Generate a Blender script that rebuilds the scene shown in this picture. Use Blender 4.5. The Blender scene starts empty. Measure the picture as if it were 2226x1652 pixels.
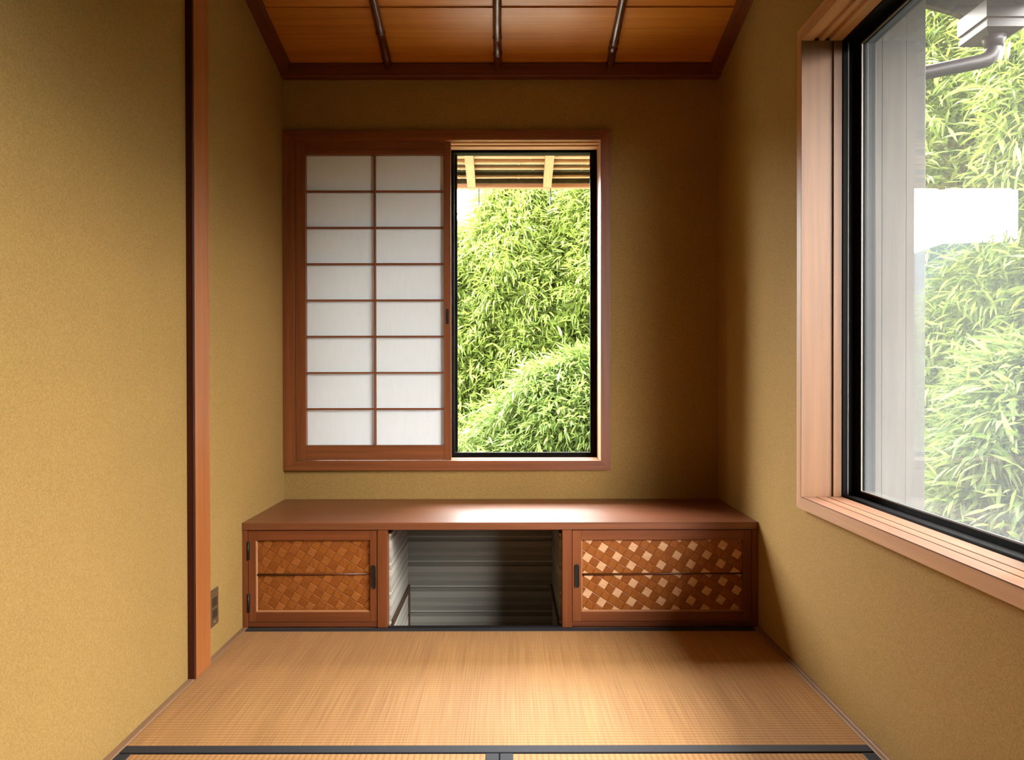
import bpy, bmesh, math, random
import numpy as np
from mathutils import Vector, Matrix

random.seed(4)
S = bpy.context.scene
COL = S.collection

# ------------------------------------------------------------------ camera
# metres; X right, Y into the room, Z up.  The camera stands at the origin of the plan.
cam_d = bpy.data.cameras.new('camera')
cam = bpy.data.objects.new('camera', cam_d)
COL.objects.link(cam)
cam_d.sensor_fit = 'HORIZONTAL'
cam_d.sensor_width = 36.0
cam_d.lens = 36.0 * 1672 / 2226
cam_d.shift_x = 0.00382
cam_d.shift_y = 0.0011
cam_d.clip_start = 0.02
cam_d.clip_end = 2000
cam.matrix_world = (Matrix.Translation((0, 0, 0.885)) @ Matrix.Rotation(math.pi / 2 - 0.0069, 4, 'X')
                    @ Matrix.Rotation(-0.0015, 4, 'Z'))
S.camera = cam

# ------------------------------------------------------------------ sky, exposure
SKY = 69.0
world = bpy.data.worlds.new('overcast_sky')
S.world = world
world.use_nodes = True
wt = world.node_tree
wt.nodes.clear()
w_out = wt.nodes.new('ShaderNodeOutputWorld')
w_bg = wt.nodes.new('ShaderNodeBackground')
w_bg.inputs['Strength'].default_value = SKY
w_tc = wt.nodes.new('ShaderNodeTexCoord')
w_no = wt.nodes.new('ShaderNodeTexNoise')
w_no.inputs['Scale'].default_value = 2.2
w_no.inputs['Detail'].default_value = 3
w_cr = wt.nodes.new('ShaderNodeValToRGB')
w_cr.color_ramp.elements[0].position = 0.35
w_cr.color_ramp.elements[0].color = (0.80, 0.90, 1.0, 1)
w_cr.color_ramp.elements[1].position = 0.6
w_cr.color_ramp.elements[1].color = (1.0, 0.98, 0.95, 1)
wt.links.new(w_tc.outputs['Generated'], w_no.inputs['Vector'])
wt.links.new(w_no.outputs['Fac'], w_cr.inputs['Fac'])
wt.links.new(w_cr.outputs['Color'], w_bg.inputs['Color'])
wt.links.new(w_bg.outputs['Background'], w_out.inputs['Surface'])

S.view_settings.view_transform = 'Standard'
S.view_settings.look = 'None'
S.view_settings.exposure = 0.0
S.view_settings.gamma = 1.0
S.view_settings.use_curve_mapping = False
S.cycles.max_bounces = 10
S.cycles.diffuse_bounces = 6
S.cycles.glossy_bounces = 4
S.cycles.transparent_max_bounces = 16
S.cycles.transmission_bounces = 6
S.cycles.caustics_reflective = False
S.cycles.caustics_refractive = False
S.cycles.sample_clamp_indirect = 8.0

# sky portals at the two openings: they only steer the sampling of the sky, they give no light of their own
def portal(name, loc, rot, sx, sy):
    l = bpy.data.lights.new(name, 'AREA')
    l.shape = 'RECTANGLE'
    l.size, l.size_y = sx, sy
    l.cycles.is_portal = True
    o = bpy.data.objects.new(name, l)
    o.location, o.rotation_euler = loc, rot
    COL.objects.link(o)
portal('sky_portal_back', (-0.25, 3.47, 1.2), (math.pi / 2, 0, math.pi), 1.36, 1.42)
portal('sky_portal_right', (1.10, 1.42, 1.2), (math.pi / 2, 0, math.pi / 2), 1.72, 1.42)

# ------------------------------------------------------------------ materials
def lin(r, g, b):
    f = lambda c: c / 12.92 if c <= 0.04045 else ((c + 0.055) / 1.055) ** 2.4
    return (f(r), f(g), f(b), 1)

def new_mat(name):
    m = bpy.data.materials.new(name)
    m.use_nodes = True
    nt = m.node_tree
    nt.nodes.clear()
    out = nt.nodes.new('ShaderNodeOutputMaterial')
    p = nt.nodes.new('ShaderNodeBsdfPrincipled')
    nt.links.new(p.outputs['BSDF'], out.inputs['Surface'])
    return m, nt, p, out

def coords(nt, scale, rand=True):
    tc = nt.nodes.new('ShaderNodeTexCoord')
    mp = nt.nodes.new('ShaderNodeMapping')
    mp.inputs['Scale'].default_value = scale
    nt.links.new(tc.outputs['Object'], mp.inputs['Vector'])
    if rand:
        oi = nt.nodes.new('ShaderNodeObjectInfo')
        mu = nt.nodes.new('ShaderNodeMath')
        mu.operation = 'MULTIPLY'
        mu.inputs[1].default_value = 37.0
        nt.links.new(oi.outputs['Random'], mu.inputs[0])
        cb = nt.nodes.new('ShaderNodeCombineXYZ')
        for k in range(3):
            nt.links.new(mu.outputs[0], cb.inputs[k])
        nt.links.new(cb.outputs[0], mp.inputs['Location'])
    return mp

def ramp(nt, src, stops):
    cr = nt.nodes.new('ShaderNodeValToRGB')
    el = cr.color_ramp.elements
    while len(el) < len(stops):
        el.new(0.5)
    for e, (p, c) in zip(el, stops):
        e.position, e.color = p, c
    nt.links.new(src, cr.inputs['Fac'])
    return cr

def bump(nt, p, src, strength, dist=0.002):
    b = nt.nodes.new('ShaderNodeBump')
    b.inputs['Strength'].default_value = strength
    b.inputs['Distance'].default_value = dist
    nt.links.new(src, b.inputs['Height'])
    nt.links.new(b.outputs['Normal'], p.inputs['Normal'])

def wood(name, dark, light, axis='Z', rough=0.45, spec=0.4, fine=46, along=1.6):
    m, nt, p, _ = new_mat(name)
    sc = [fine, fine, fine]
    sc['XYZ'.index(axis)] = along
    mp = coords(nt, sc)
    n = nt.nodes.new('ShaderNodeTexNoise')
    n.inputs['Scale'].default_value = 1.0
    n.inputs['Detail'].default_value = 5
    n.inputs['Roughness'].default_value = 0.62
    n.inputs['Distortion'].default_value = 0.3
    nt.links.new(mp.outputs[0], n.inputs['Vector'])
    cr = ramp(nt, n.outputs['Fac'], [(0.28, dark), (0.72, light)])
    nt.links.new(cr.outputs['Color'], p.inputs['Base Color'])
    p.inputs['Roughness'].default_value = rough
    p.inputs['Specular IOR Level'].default_value = spec
    bump(nt, p, n.outputs['Fac'], 0.12, 0.001)
    return m

def wood3(name, dark, light, **k):
    return {a: wood(name + '_' + a.lower(), dark, light, a, **k) for a in 'XYZ'}

def plain(name, col, rough=0.5, spec=0.4, metal=0.0, noise=0.0, nscale=60):
    m, nt, p, _ = new_mat(name)
    p.inputs['Roughness'].default_value = rough
    p.inputs['Specular IOR Level'].default_value = spec
    p.inputs['Metallic'].default_value = metal
    mp = coords(nt, (nscale,) * 3)
    n = nt.nodes.new('ShaderNodeTexNoise')
    n.inputs['Scale'].default_value = 1.0
    n.inputs['Detail'].default_value = 3
    nt.links.new(mp.outputs[0], n.inputs['Vector'])
    lo = tuple(c * (1 - noise) for c in col[:3]) + (1,)
    hi = tuple(min(1, c * (1 + noise)) for c in col[:3]) + (1,)
    cr = ramp(nt, n.outputs['Fac'], [(0.3, lo), (0.7, hi)])
    nt.links.new(cr.outputs['Color'], p.inputs['Base Color'])
    return m

def plaster():
    m, nt, p, _ = new_mat('sand_plaster')
    mp = coords(nt, (1, 1, 1), rand=False)
    n1 = nt.nodes.new('ShaderNodeTexNoise')
    n1.inputs['Scale'].default_value = 260
    n1.inputs['Detail'].default_value = 4
    n2 = nt.nodes.new('ShaderNodeTexNoise')
    n2.inputs['Scale'].default_value = 3.2
    n2.inputs['Detail'].default_value = 5
    n2.inputs['Roughness'].default_value = 0.65
    for n in (n1, n2):
        nt.links.new(mp.outputs[0], n.inputs['Vector'])
    a = ramp(nt, n1.outputs['Fac'], [(0.3, lin(0.565, 0.44, 0.245)), (0.72, lin(0.65, 0.525, 0.315))])
    b = ramp(nt, n2.outputs['Fac'], [(0.3, (0.93, 0.93, 0.93, 1)), (0.7, (1, 1, 1, 1))])
    mx = nt.nodes.new('ShaderNodeMix')
    mx.data_type = 'RGBA'
    mx.blend_type = 'MULTIPLY'
    mx.inputs[0].default_value = 1
    nt.links.new(a.outputs['Color'], mx.inputs[6])
    nt.links.new(b.outputs['Color'], mx.inputs[7])
    nt.links.new(mx.outputs[2], p.inputs['Base Color'])
    p.inputs['Roughness'].default_value = 0.9
    p.inputs['Specular IOR Level'].default_value = 0.15
    bump(nt, p, n1.outputs['Fac'], 0.25, 0.001)
    return m

def tatami(name, rows):
    # rows: the axis across which the woven ribs repeat (pitch 14 mm); the rushes run along that axis
    m, nt, p, _ = new_mat(name)
    along = 'Y' if rows == 'Y' else 'X'
    mp = coords(nt, (1, 1, 1), rand=False)
    sep = nt.nodes.new('ShaderNodeSeparateXYZ')
    nt.links.new(mp.outputs[0], sep.inputs[0])
    mul = nt.nodes.new('ShaderNodeMath')
    mul.operation = 'MULTIPLY'
    mul.inputs[1].default_value = 2 * math.pi / 0.014
    nt.links.new(sep.outputs[along], mul.inputs[0])
    sn = nt.nodes.new('ShaderNodeMath')
    sn.operation = 'SINE'
    nt.links.new(mul.outputs[0], sn.inputs[0])
    ad = nt.nodes.new('ShaderNodeMath')
    ad.operation = 'MULTIPLY_ADD'
    ad.inputs[1].default_value = 0.5
    ad.inputs[2].default_value = 0.5
    nt.links.new(sn.outputs[0], ad.inputs[0])
    # single rushes: streaks along the rush axis
    sc = [260, 260, 260]
    sc['XY'.index(along)] = 3.0
    mp2 = coords(nt, sc, rand=False)
    n = nt.nodes.new('ShaderNodeTexNoise')
    n.inputs['Scale'].default_value = 1
    n.inputs['Detail'].default_value = 3
    nt.links.new(mp2.outputs[0], n.inputs['Vector'])
    sc3 = [14, 14, 14]
    sc3['XY'.index(along)] = 0.9
    mp3 = coords(nt, sc3, rand=False)
    n3 = nt.nodes.new('ShaderNodeTexNoise')
    n3.inputs['Scale'].default_value = 1
    n3.inputs['Detail'].default_value = 2
    nt.links.new(mp3.outputs[0], n3.inputs['Vector'])
    c1 = ramp(nt, n.outputs['Fac'], [(0.3, lin(0.575, 0.39, 0.20)), (0.7, lin(0.69, 0.50, 0.285))])
    c3 = ramp(nt, n3.outputs['Fac'], [(0.3, (0.86, 0.84, 0.80, 1)), (0.7, (1, 1, 1, 1))])
    c2 = ramp(nt, ad.outputs[0], [(0.0, (0.70, 0.64, 0.56, 1)), (0.45, (1, 1, 1, 1))])
    last = c1.outputs['Color']
    for c in (c3, c2):
        mx = nt.nodes.new('ShaderNodeMix')
        mx.data_type = 'RGBA'
        mx.blend_type = 'MULTIPLY'
        mx.inputs[0].default_value = 1
        nt.links.new(last, mx.inputs[6])
        nt.links.new(c.outputs['Color'], mx.inputs[7])
        last = mx.outputs[2]
    nt.links.new(last, p.inputs['Base Color'])
    p.inputs['Roughness'].default_value = 0.62
    p.inputs['Specular IOR Level'].default_value = 0.13
    p.inputs['Sheen Weight'].default_value = 0.10
    p.inputs['Sheen Roughness'].default_value = 0.5
    p.inputs['Sheen Tint'].default_value = (1.0, 0.9, 0.8, 1)
    add = nt.nodes.new('ShaderNodeMath')
    add.operation = 'MULTIPLY_ADD'
    add.inputs[1].default_value = 0.5
    nt.links.new(n.outputs['Fac'], add.inputs[0])
    nt.links.new(ad.outputs[0], add.inputs[2])
    bump(nt, p, add.outputs[0], 0.3, 0.0012)
    return m

def glass(name, veil=0.0, veil_col=(0.9, 0.9, 0.9, 1), gloss=1.0):
    m, nt, p, out = new_mat(name)
    nt.nodes.remove(p)
    tr = nt.nodes.new('ShaderNodeBsdfTransparent')
    tr.inputs['Color'].default_value = (0.97, 0.98, 0.97, 1)
    gl = nt.nodes.new('ShaderNodeBsdfGlossy')
    gl.inputs['Roughness'].default_value = 0.0
    lw = nt.nodes.new('ShaderNodeLayerWeight')       # Schlick reflection, the same from both faces of the pane
    lw.inputs['Blend'].default_value = 0.5
    pw = nt.nodes.new('ShaderNodeMath')
    pw.operation = 'POWER'
    pw.inputs[1].default_value = 5.0
    nt.links.new(lw.outputs['Facing'], pw.inputs[0])
    ml = nt.nodes.new('ShaderNodeMath')
    ml.operation = 'MULTIPLY_ADD'
    ml.inputs[1].default_value = 0.96 * gloss
    ml.inputs[2].default_value = 0.04 * gloss
    ml.use_clamp = True
    nt.links.new(pw.outputs[0], ml.inputs[0])
    base = tr
    if veil > 0:                      # dust on the pane scatters some of the daylight
        tl = nt.nodes.new('ShaderNodeBsdfTranslucent')
        tl.inputs['Color'].default_value = veil_col
        mp = coords(nt, (1.5, 1.5, 1.5), rand=False)
        n = nt.nodes.new('ShaderNodeTexNoise')
        n.inputs['Scale'].default_value = 1.4
        n.inputs['Detail'].default_value = 4
        nt.links.new(mp.outputs[0], n.inputs['Vector'])
        sx = nt.nodes.new('ShaderNodeSeparateXYZ')      # veil grows stronger towards the foot of the pane
        tco = nt.nodes.new('ShaderNodeTexCoord')
        nt.links.new(tco.outputs['Object'], sx.inputs[0])
        hg = nt.nodes.new('ShaderNodeMapRange')
        hg.inputs['From Min'].default_value = -0.62
        hg.inputs['From Max'].default_value = 0.4
        hg.inputs['To Min'].default_value = veil * 1.5
        hg.inputs['To Max'].default_value = veil * 0.55
        nt.links.new(sx.outputs['Z'], hg.inputs['Value'])
        rg = nt.nodes.new('ShaderNodeMath')
        rg.operation = 'MULTIPLY'
        nz = nt.nodes.new('ShaderNodeMapRange')
        nz.inputs['From Min'].default_value = 0.3
        nz.inputs['From Max'].default_value = 0.7
        nz.inputs['To Min'].default_value = 0.85
        nz.inputs['To Max'].default_value = 1.15
        nt.links.new(n.outputs['Fac'], nz.inputs['Value'])
        nt.links.new(hg.outputs[0], rg.inputs[0])
        nt.links.new(nz.outputs[0], rg.inputs[1])
        mv = nt.nodes.new('ShaderNodeMixShader')
        nt.links.new(rg.outputs[0], mv.inputs[0])
        nt.links.new(tr.outputs[0], mv.inputs[1])
        nt.links.new(tl.outputs[0], mv.inputs[2])
        base = mv
    mx = nt.nodes.new('ShaderNodeMixShader')
    nt.links.new(ml.outputs[0], mx.inputs[0])
    nt.links.new(base.outputs[0], mx.inputs[1])
    nt.links.new(gl.outputs[0], mx.inputs[2])
    nt.links.new(mx.outputs[0], out.inputs['Surface'])
    return m

def paper():
    m, nt, p, out = new_mat('shoji_paper')
    nt.nodes.remove(p)
    mp = coords(nt, (90, 90, 14))
    n = nt.nodes.new('ShaderNodeTexNoise')
    n.inputs['Scale'].default_value = 1
    n.inputs['Detail'].default_value = 4
    nt.links.new(mp.outputs[0], n.inputs['Vector'])
    cr = ramp(nt, n.outputs['Fac'], [(0.3, (0.785, 0.81, 0.83, 1)), (0.7, (0.81, 0.835, 0.855, 1))])
    d = nt.nodes.new('ShaderNodeBsdfDiffuse')
    t = nt.nodes.new('ShaderNodeBsdfTranslucent')
    nt.links.new(cr.outputs['Color'], d.inputs['Color'])
    nt.links.new(cr.outputs['Color'], t.inputs['Color'])
    mx = nt.nodes.new('ShaderNodeMixShader')
    mx.inputs[0].default_value = 0.10
    nt.links.new(d.outputs[0], mx.inputs[1])
    nt.links.new(t.outputs[0], mx.inputs[2])
    nt.links.new(mx.outputs[0], out.inputs['Surface'])
    return m

def leaf_mat(name, stops):
    m, nt, p, out = new_mat(name)
    nt.nodes.remove(p)
    g = nt.nodes.new('ShaderNodeNewGeometry')
    cr = ramp(nt, g.outputs['Random Per Island'], stops)
    d = nt.nodes.new('ShaderNodeBsdfPrincipled')
    d.inputs['Roughness'].default_value = 0.5
    d.inputs['Specular IOR Level'].default_value = 0.3
    t = nt.nodes.new('ShaderNodeBsdfTranslucent')
    nt.links.new(cr.outputs['Color'], d.inputs['Base Color'])
    hs = nt.nodes.new('ShaderNodeHueSaturation')
    hs.inputs['Hue'].default_value = 0.485
    hs.inputs['Value'].default_value = 1.25
    nt.links.new(cr.outputs['Color'], hs.inputs['Color'])
    nt.links.new(hs.outputs['Color'], t.inputs['Color'])
    mx = nt.nodes.new('ShaderNodeMixShader')
    mx.inputs[0].default_value = 0.5
    nt.links.new(d.outputs[0], mx.inputs[1])
    nt.links.new(t.outputs[0], mx.inputs[2])
    nt.links.new(mx.outputs[0], out.inputs['Surface'])
    return m

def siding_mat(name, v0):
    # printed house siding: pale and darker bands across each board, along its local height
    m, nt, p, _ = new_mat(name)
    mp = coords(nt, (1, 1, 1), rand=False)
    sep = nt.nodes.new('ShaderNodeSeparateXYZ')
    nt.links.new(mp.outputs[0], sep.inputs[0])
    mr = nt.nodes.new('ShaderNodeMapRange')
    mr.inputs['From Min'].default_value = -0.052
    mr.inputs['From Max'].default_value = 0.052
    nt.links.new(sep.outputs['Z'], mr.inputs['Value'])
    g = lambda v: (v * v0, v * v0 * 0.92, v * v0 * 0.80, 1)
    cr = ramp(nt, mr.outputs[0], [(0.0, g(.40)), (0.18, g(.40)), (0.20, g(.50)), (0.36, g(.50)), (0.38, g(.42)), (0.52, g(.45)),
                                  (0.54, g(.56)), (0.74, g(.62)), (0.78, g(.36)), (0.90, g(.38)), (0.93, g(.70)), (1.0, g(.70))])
    st = coords(nt, (4, 4, 160))
    n = nt.nodes.new('ShaderNodeTexNoise')
    n.inputs['Scale'].default_value = 1
    n.inputs['Detail'].default_value = 3
    nt.links.new(st.outputs[0], n.inputs['Vector'])
    c2 = ramp(nt, n.outputs['Fac'], [(0.3, (0.86, 0.86, 0.86, 1)), (0.7, (1, 1, 1, 1))])
    mx = nt.nodes.new('ShaderNodeMix')
    mx.data_type = 'RGBA'
    mx.blend_type = 'MULTIPLY'
    mx.inputs[0].default_value = 1
    nt.links.new(cr.outputs['Color'], mx.inputs[6])
    nt.links.new(c2.outputs['Color'], mx.inputs[7])
    nt.links.new(mx.outputs[2], p.inputs['Base Color'])
    p.inputs['Roughness'].default_value = 0.55
    p.inputs['Specular IOR Level'].default_value = 0.3
    return m

M_PLASTER = plaster()
W_FRAME = wood3('red_brown_cedar', lin(0.42, 0.225, 0.11), lin(0.55, 0.315, 0.17), rough=0.42)
W_PALE = wood3('pale_cypress', lin(0.54, 0.35, 0.22), lin(0.66, 0.46, 0.305), rough=0.5)
W_CASE = wood3('pale_casing_cypress', lin(0.66, 0.485, 0.345), lin(0.77, 0.59, 0.435), rough=0.5)
W_JAMB = wood3('honey_cypress', lin(0.36, 0.22, 0.105), lin(0.45, 0.29, 0.15), rough=0.5)
W_SILL = wood3('toned_sill_cypress', lin(0.36, 0.225, 0.15), lin(0.46, 0.31, 0.215), rough=0.55, spec=0.25)  # cypress toned darker to hold back strong window light on the sill
W_POST = wood3('orange_cypress', lin(0.56, 0.31, 0.15), lin(0.69, 0.425, 0.23), rough=0.45, fine=26, along=0.8)
W_CAB = wood3('cabinet_cedar', lin(0.385, 0.195, 0.09), lin(0.50, 0.275, 0.145), rough=0.42)
W_TOP = wood3('polished_board', lin(0.38, 0.20, 0.11), lin(0.52, 0.30, 0.18), rough=0.36, spec=0.75, fine=60, along=1.2)
W_CEIL = wood3('ceiling_cedar', lin(0.64, 0.38, 0.11), lin(0.78, 0.51, 0.185), rough=0.36, spec=0.6, fine=40, along=1.0)
W_MOULD = wood3('dark_ceiling_cedar', lin(0.34, 0.16, 0.08), lin(0.45, 0.235, 0.12), rough=0.45)
W_DARK = wood3('dark_edge_wood', lin(0.20, 0.07, 0.03), lin(0.30, 0.13, 0.06), rough=0.6, spec=0.2)  # dark brown wood for the front edge of the post
W_STRIP = wood3('greyed_floor_edge', lin(0.46, 0.33, 0.24), lin(0.58, 0.44, 0.32), rough=0.6)
W_GREY = wood3('weathered_grey_board', lin(0.15, 0.13, 0.11), lin(0.215, 0.19, 0.165), rough=0.8, fine=30)
W_TAN = wood3('raw_tan_timber', lin(0.62, 0.51, 0.36), lin(0.74, 0.63, 0.46), rough=0.7)
W_SALMON = wood3('salmon_board', lin(0.80, 0.58, 0.45), lin(0.90, 0.68, 0.55), rough=0.6)
M_BARK = plain('dark_bark_sheathing', lin(0.27, 0.25, 0.17), 0.9, 0.2, noise=0.35, nscale=40)
M_SMOKED = wood3('smoked_bamboo', lin(0.26, 0.12, 0.06), lin(0.37, 0.20, 0.10), rough=0.28, spec=0.5)
M_BAMBOO = wood3('dry_bamboo', lin(0.74, 0.60, 0.45), lin(0.84, 0.71, 0.55), rough=0.4)
M_TATAMI_Y = tatami('tatami_ribs_across_depth', 'Y')
M_TATAMI_X = tatami('tatami_ribs_across_width', 'X')
M_HERI = plain('dark_cloth_border', lin(0.155, 0.145, 0.155), 0.75, 0.3, noise=0.2, nscale=400)
M_ALU = plain('dark_bronze_aluminium', lin(0.045, 0.035, 0.035), 0.5, 0.05, noise=0.1)
M_ALU_PALE = plain('pale_glazing_bead', lin(0.50, 0.47, 0.44), 0.4, 0.3, noise=0.05)
M_IRON = plain('black_iron', lin(0.09, 0.07, 0.07), 0.45, 0.4, noise=0.15)
M_OUTLET = plain('brown_plastic', lin(0.36, 0.28, 0.19), 0.4, 0.4, noise=0.05)
M_SOCKET = plain('dark_brown_plastic', lin(0.22, 0.17, 0.12), 0.4, 0.4, noise=0.05)
M_GUTTER = plain('mauve_brown_gutter', lin(0.165, 0.13, 0.13), 0.45, 0.2, noise=0.08, nscale=20)
M_SOFFIT = plain('grey_roof_underside', lin(0.21, 0.20, 0.18), 0.8, 0.2, noise=0.2, nscale=12)
M_WIRE = plain('grey_wire', lin(0.35, 0.36, 0.33), 0.4, 0.4)
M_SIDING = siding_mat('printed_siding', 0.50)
M_SIDING_LIT = siding_mat('lit_siding', 0.95)  # same siding made paler, window light on the left side put into colour
M_BROWN = plain('brown_skirting', lin(0.30, 0.22, 0.15), 0.5, 0.3, noise=0.1)
M_WEAVE = [wood('cedar_weave_a', lin(0.46, 0.235, 0.07), lin(0.55, 0.30, 0.10), 'X', 0.4, fine=120, along=8),
           wood('cedar_weave_b', lin(0.50, 0.265, 0.09), lin(0.59, 0.34, 0.13), 'Z', 0.4, fine=120, along=8)]
M_WEAVE_PALE = wood('pale_weave', lin(0.74, 0.55, 0.39), lin(0.83, 0.65, 0.49), 'X', 0.5, fine=120, along=8)
M_WEAVE_MID = wood('mid_weave', lin(0.53, 0.30, 0.12), lin(0.62, 0.37, 0.17), 'X', 0.4, fine=120, along=8)
M_PANE = glass('clear_pane', gloss=1.0)
M_PANE_DUSTY = glass('dusty_pane', veil=0.015, veil_col=(0.95, 0.93, 0.90, 1), gloss=1.0)
M_PAPER = paper()
M_LEAF = [leaf_mat('bamboo_leaf_yellow', [(0.0, (0.0761, 0.1085, 0.0149, 1)), (0.5, (0.1054, 0.1485, 0.0239, 1)), (1.0, (0.1582, 0.1884, 0.0462, 1))]),
          leaf_mat('bamboo_leaf_green', [(0.0, (0.0505, 0.0856, 0.0166, 1)), (0.5, (0.0886, 0.1313, 0.0261, 1)), (1.0, (0.1454, 0.1770, 0.0474, 1))])]
M_CULM = plain('green_culm', (0.06, 0.08, 0.03, 1), 0.4, 0.4, noise=0.3, nscale=10)
M_GROUND = plain('dark_earth', (0.022, 0.022, 0.013, 1), 0.95, 0.1, noise=0.4, nscale=5)
M_GRAVEL = plain('pale_gravel', lin(0.76, 0.74, 0.68), 0.95, 0.1, noise=0.3, nscale=90)
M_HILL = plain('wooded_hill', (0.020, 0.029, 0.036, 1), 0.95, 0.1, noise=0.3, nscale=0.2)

# ------------------------------------------------------------------ mesh helpers
WLOC = {}

class MB:
    def __init__(s):
        s.bm = bmesh.new()
    def box(s, x0, x1, y0, y1, z0, z1, b=0.0):
        r = bmesh.ops.create_cube(s.bm, size=1.0)
        vs = r['verts']
        for v in vs:
            v.co = Vector(((x0 + x1) / 2 + v.co.x * (x1 - x0), (y0 + y1) / 2 + v.co.y * (y1 - y0), (z0 + z1) / 2 + v.co.z * (z1 - z0)))
        if b > 0:
            es = list({e for v in vs for e in v.link_edges})
            bmesh.ops.bevel(s.bm, geom=es, offset=b, segments=1, affect='EDGES', clamp_overlap=True)
        return s
    def prism(s, poly, fn0, fn1):
        a = [s.bm.verts.new(fn0(*q)) for q in poly]
        b = [s.bm.verts.new(fn1(*q)) for q in poly]
        n = len(poly)
        s.bm.faces.new(a)
        s.bm.faces.new(b[::-1])
        for i in range(n):
            j = (i + 1) % n
            s.bm.faces.new((a[j], a[i], b[i], b[j]))
        bmesh.ops.recalc_face_normals(s.bm, faces=s.bm.faces[:])
        return s
    def rings(s, rings, cap=True):
        rr = [[s.bm.verts.new(p) for p in ring] for ring in rings]
        n = len(rr[0])
        for a, b in zip(rr, rr[1:]):
            for i in range(n):
                j = (i + 1) % n
                f = s.bm.faces.new((a[i], a[j], b[j], b[i]))
                f.smooth = True
        if cap:
            s.bm.faces.new(rr[0][::-1])
            s.bm.faces.new(rr[-1])
        bmesh.ops.recalc_face_normals(s.bm, faces=s.bm.faces[:])
        return s
    def tube(s, pts, radii, n=10):
        pts = [Vector([float(q) for q in p]) for p in pts]
        if not hasattr(radii, '__len__'):
            radii = [radii] * len(pts)
        out = []
        up = None
        for i, p in enumerate(pts):
            t = (pts[min(i + 1, len(pts) - 1)] - pts[max(i - 1, 0)]).normalized()
            if up is None:
                up = Vector((0, 0, 1)) if abs(t.z) < 0.9 else Vector((1, 0, 0))
            sd = t.cross(up).normalized()
            u2 = sd.cross(t).normalized()
            up = u2
            out.append([p + float(radii[i]) * (math.cos(2 * math.pi * k / n) * sd + math.sin(2 * math.pi * k / n) * u2) for k in range(n)])
        return s.rings(out)
    def build(s, name, mat, parent=None, center=None):
        vs = [v.co for v in s.bm.verts]
        c = center or Vector([(min(v[k] for v in vs) + max(v[k] for v in vs)) / 2 for k in range(3)])
        c = Vector(c)
        bmesh.ops.translate(s.bm, verts=s.bm.verts[:], vec=-c)
        me = bpy.data.meshes.new(name)
        s.bm.to_mesh(me)
        s.bm.free()
        me.materials.append(mat)
        return link(name, me, c, parent)

def link(name, data, c, parent=None):
    o = bpy.data.objects.new(name, data)
    COL.objects.link(o)
    c = Vector(c)
    WLOC[o] = c
    if parent is not None:
        o.parent = parent
        o.location = c - WLOC[parent]
    else:
        o.location = c
    return o

def bx(name, mat, parent, x0, x1, y0, y1, z0, z1, b=0.0):
    return MB().box(x0, x1, y0, y1, z0, z1, b).build(name, mat, parent)

def thing(name, loc, label, cat, group=None):
    o = link(name, None, loc)
    o.empty_display_size = 0.1
    return tag(o, label, cat, group)

def tag(o, label, cat, group=None):
    o['label'], o['category'] = label, cat
    if group:
        o['group'] = group
    return o

def struct(o, label=None):
    o['kind'] = 'structure'
    if label:
        o['label'] = label
    return o

# ------------------------------------------------------------------ room dimensions (metres)
XL, XR = -0.935, 0.8784          # wall faces
MLX, MRX = -0.9155, 0.858        # mat edges
YB, YC, YR = 3.2135, 2.6946, -3.6  # back wall, cabinet front, rear wall
TH = 0.12
WIN = dict(x0=-0.889, x1=0.385, z0=0.532, z1=1.862)       # back opening
RW = dict(y0=0.62, y1=2.252, z0=0.530, z1=1.862)          # right opening

# the wall openings are a board thickness wider than the clear openings
HW = dict(x0=WIN['x0'] - 0.0125, x1=WIN['x1'] + 0.0125, z0=WIN['z0'] - 0.0125, z1=WIN['z1'] + 0.0125)
HR = dict(y0=RW['y0'] - 0.0125, y1=RW['y1'] + 0.0125, z0=RW['z0'] - 0.0125, z1=RW['z1'] + 0.0125)

# ------------------------------------------------------------------ structure
f = MB()
f.box(XL - TH, XR + TH, YR - TH, YC + 0.01, -0.16, -0.0555)
f.box(XL - TH, -0.43, YC + 0.01, YB, -0.16, -0.002)
f.box(0.195, XR + TH, YC + 0.01, YB, -0.16, -0.002)
f.box(-0.43, 0.195, YC + 0.01, YB, -0.46, -0.42)
struct(f.build('floor', W_STRIP['Y']))

struct(bx('wall_left', M_PLASTER, None, XL - TH, XL, YR - TH, YB + TH, -0.5, 3.1))
w = MB()
w.box(XL, XR, YB, YB + TH, -0.5, HW['z0'])
w.box(XL, XR, YB, YB + TH, HW['z1'], 3.1)
w.box(XL, HW['x0'], YB, YB + TH, HW['z0'], HW['z1'])
w.box(HW['x1'], XR, YB, YB + TH, HW['z0'], HW['z1'])
struct(w.build('wall_back', M_PLASTER))
w = MB()
w.box(XR, XR + TH, YR - TH, YB + TH, -0.5, HR['z0'])
w.box(XR, XR + TH, YR - TH, YB + TH, HR['z1'], 3.1)
w.box(XR, XR + TH, YR - TH, HR['y0'], HR['z0'], HR['z1'])
w.box(XR, XR + TH, HR['y1'], YB + TH, HR['z0'], HR['z1'])
struct(w.build('wall_right', M_PLASTER))
struct(bx('wall_front', M_PLASTER, None, XL, XR, YR - TH, YR, -0.5, 3.1))
struct(bx('roof', M_SOFFIT, None, XL - TH, XR + TH, YR - TH, YB + TH, 3.1, 3.2))

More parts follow.
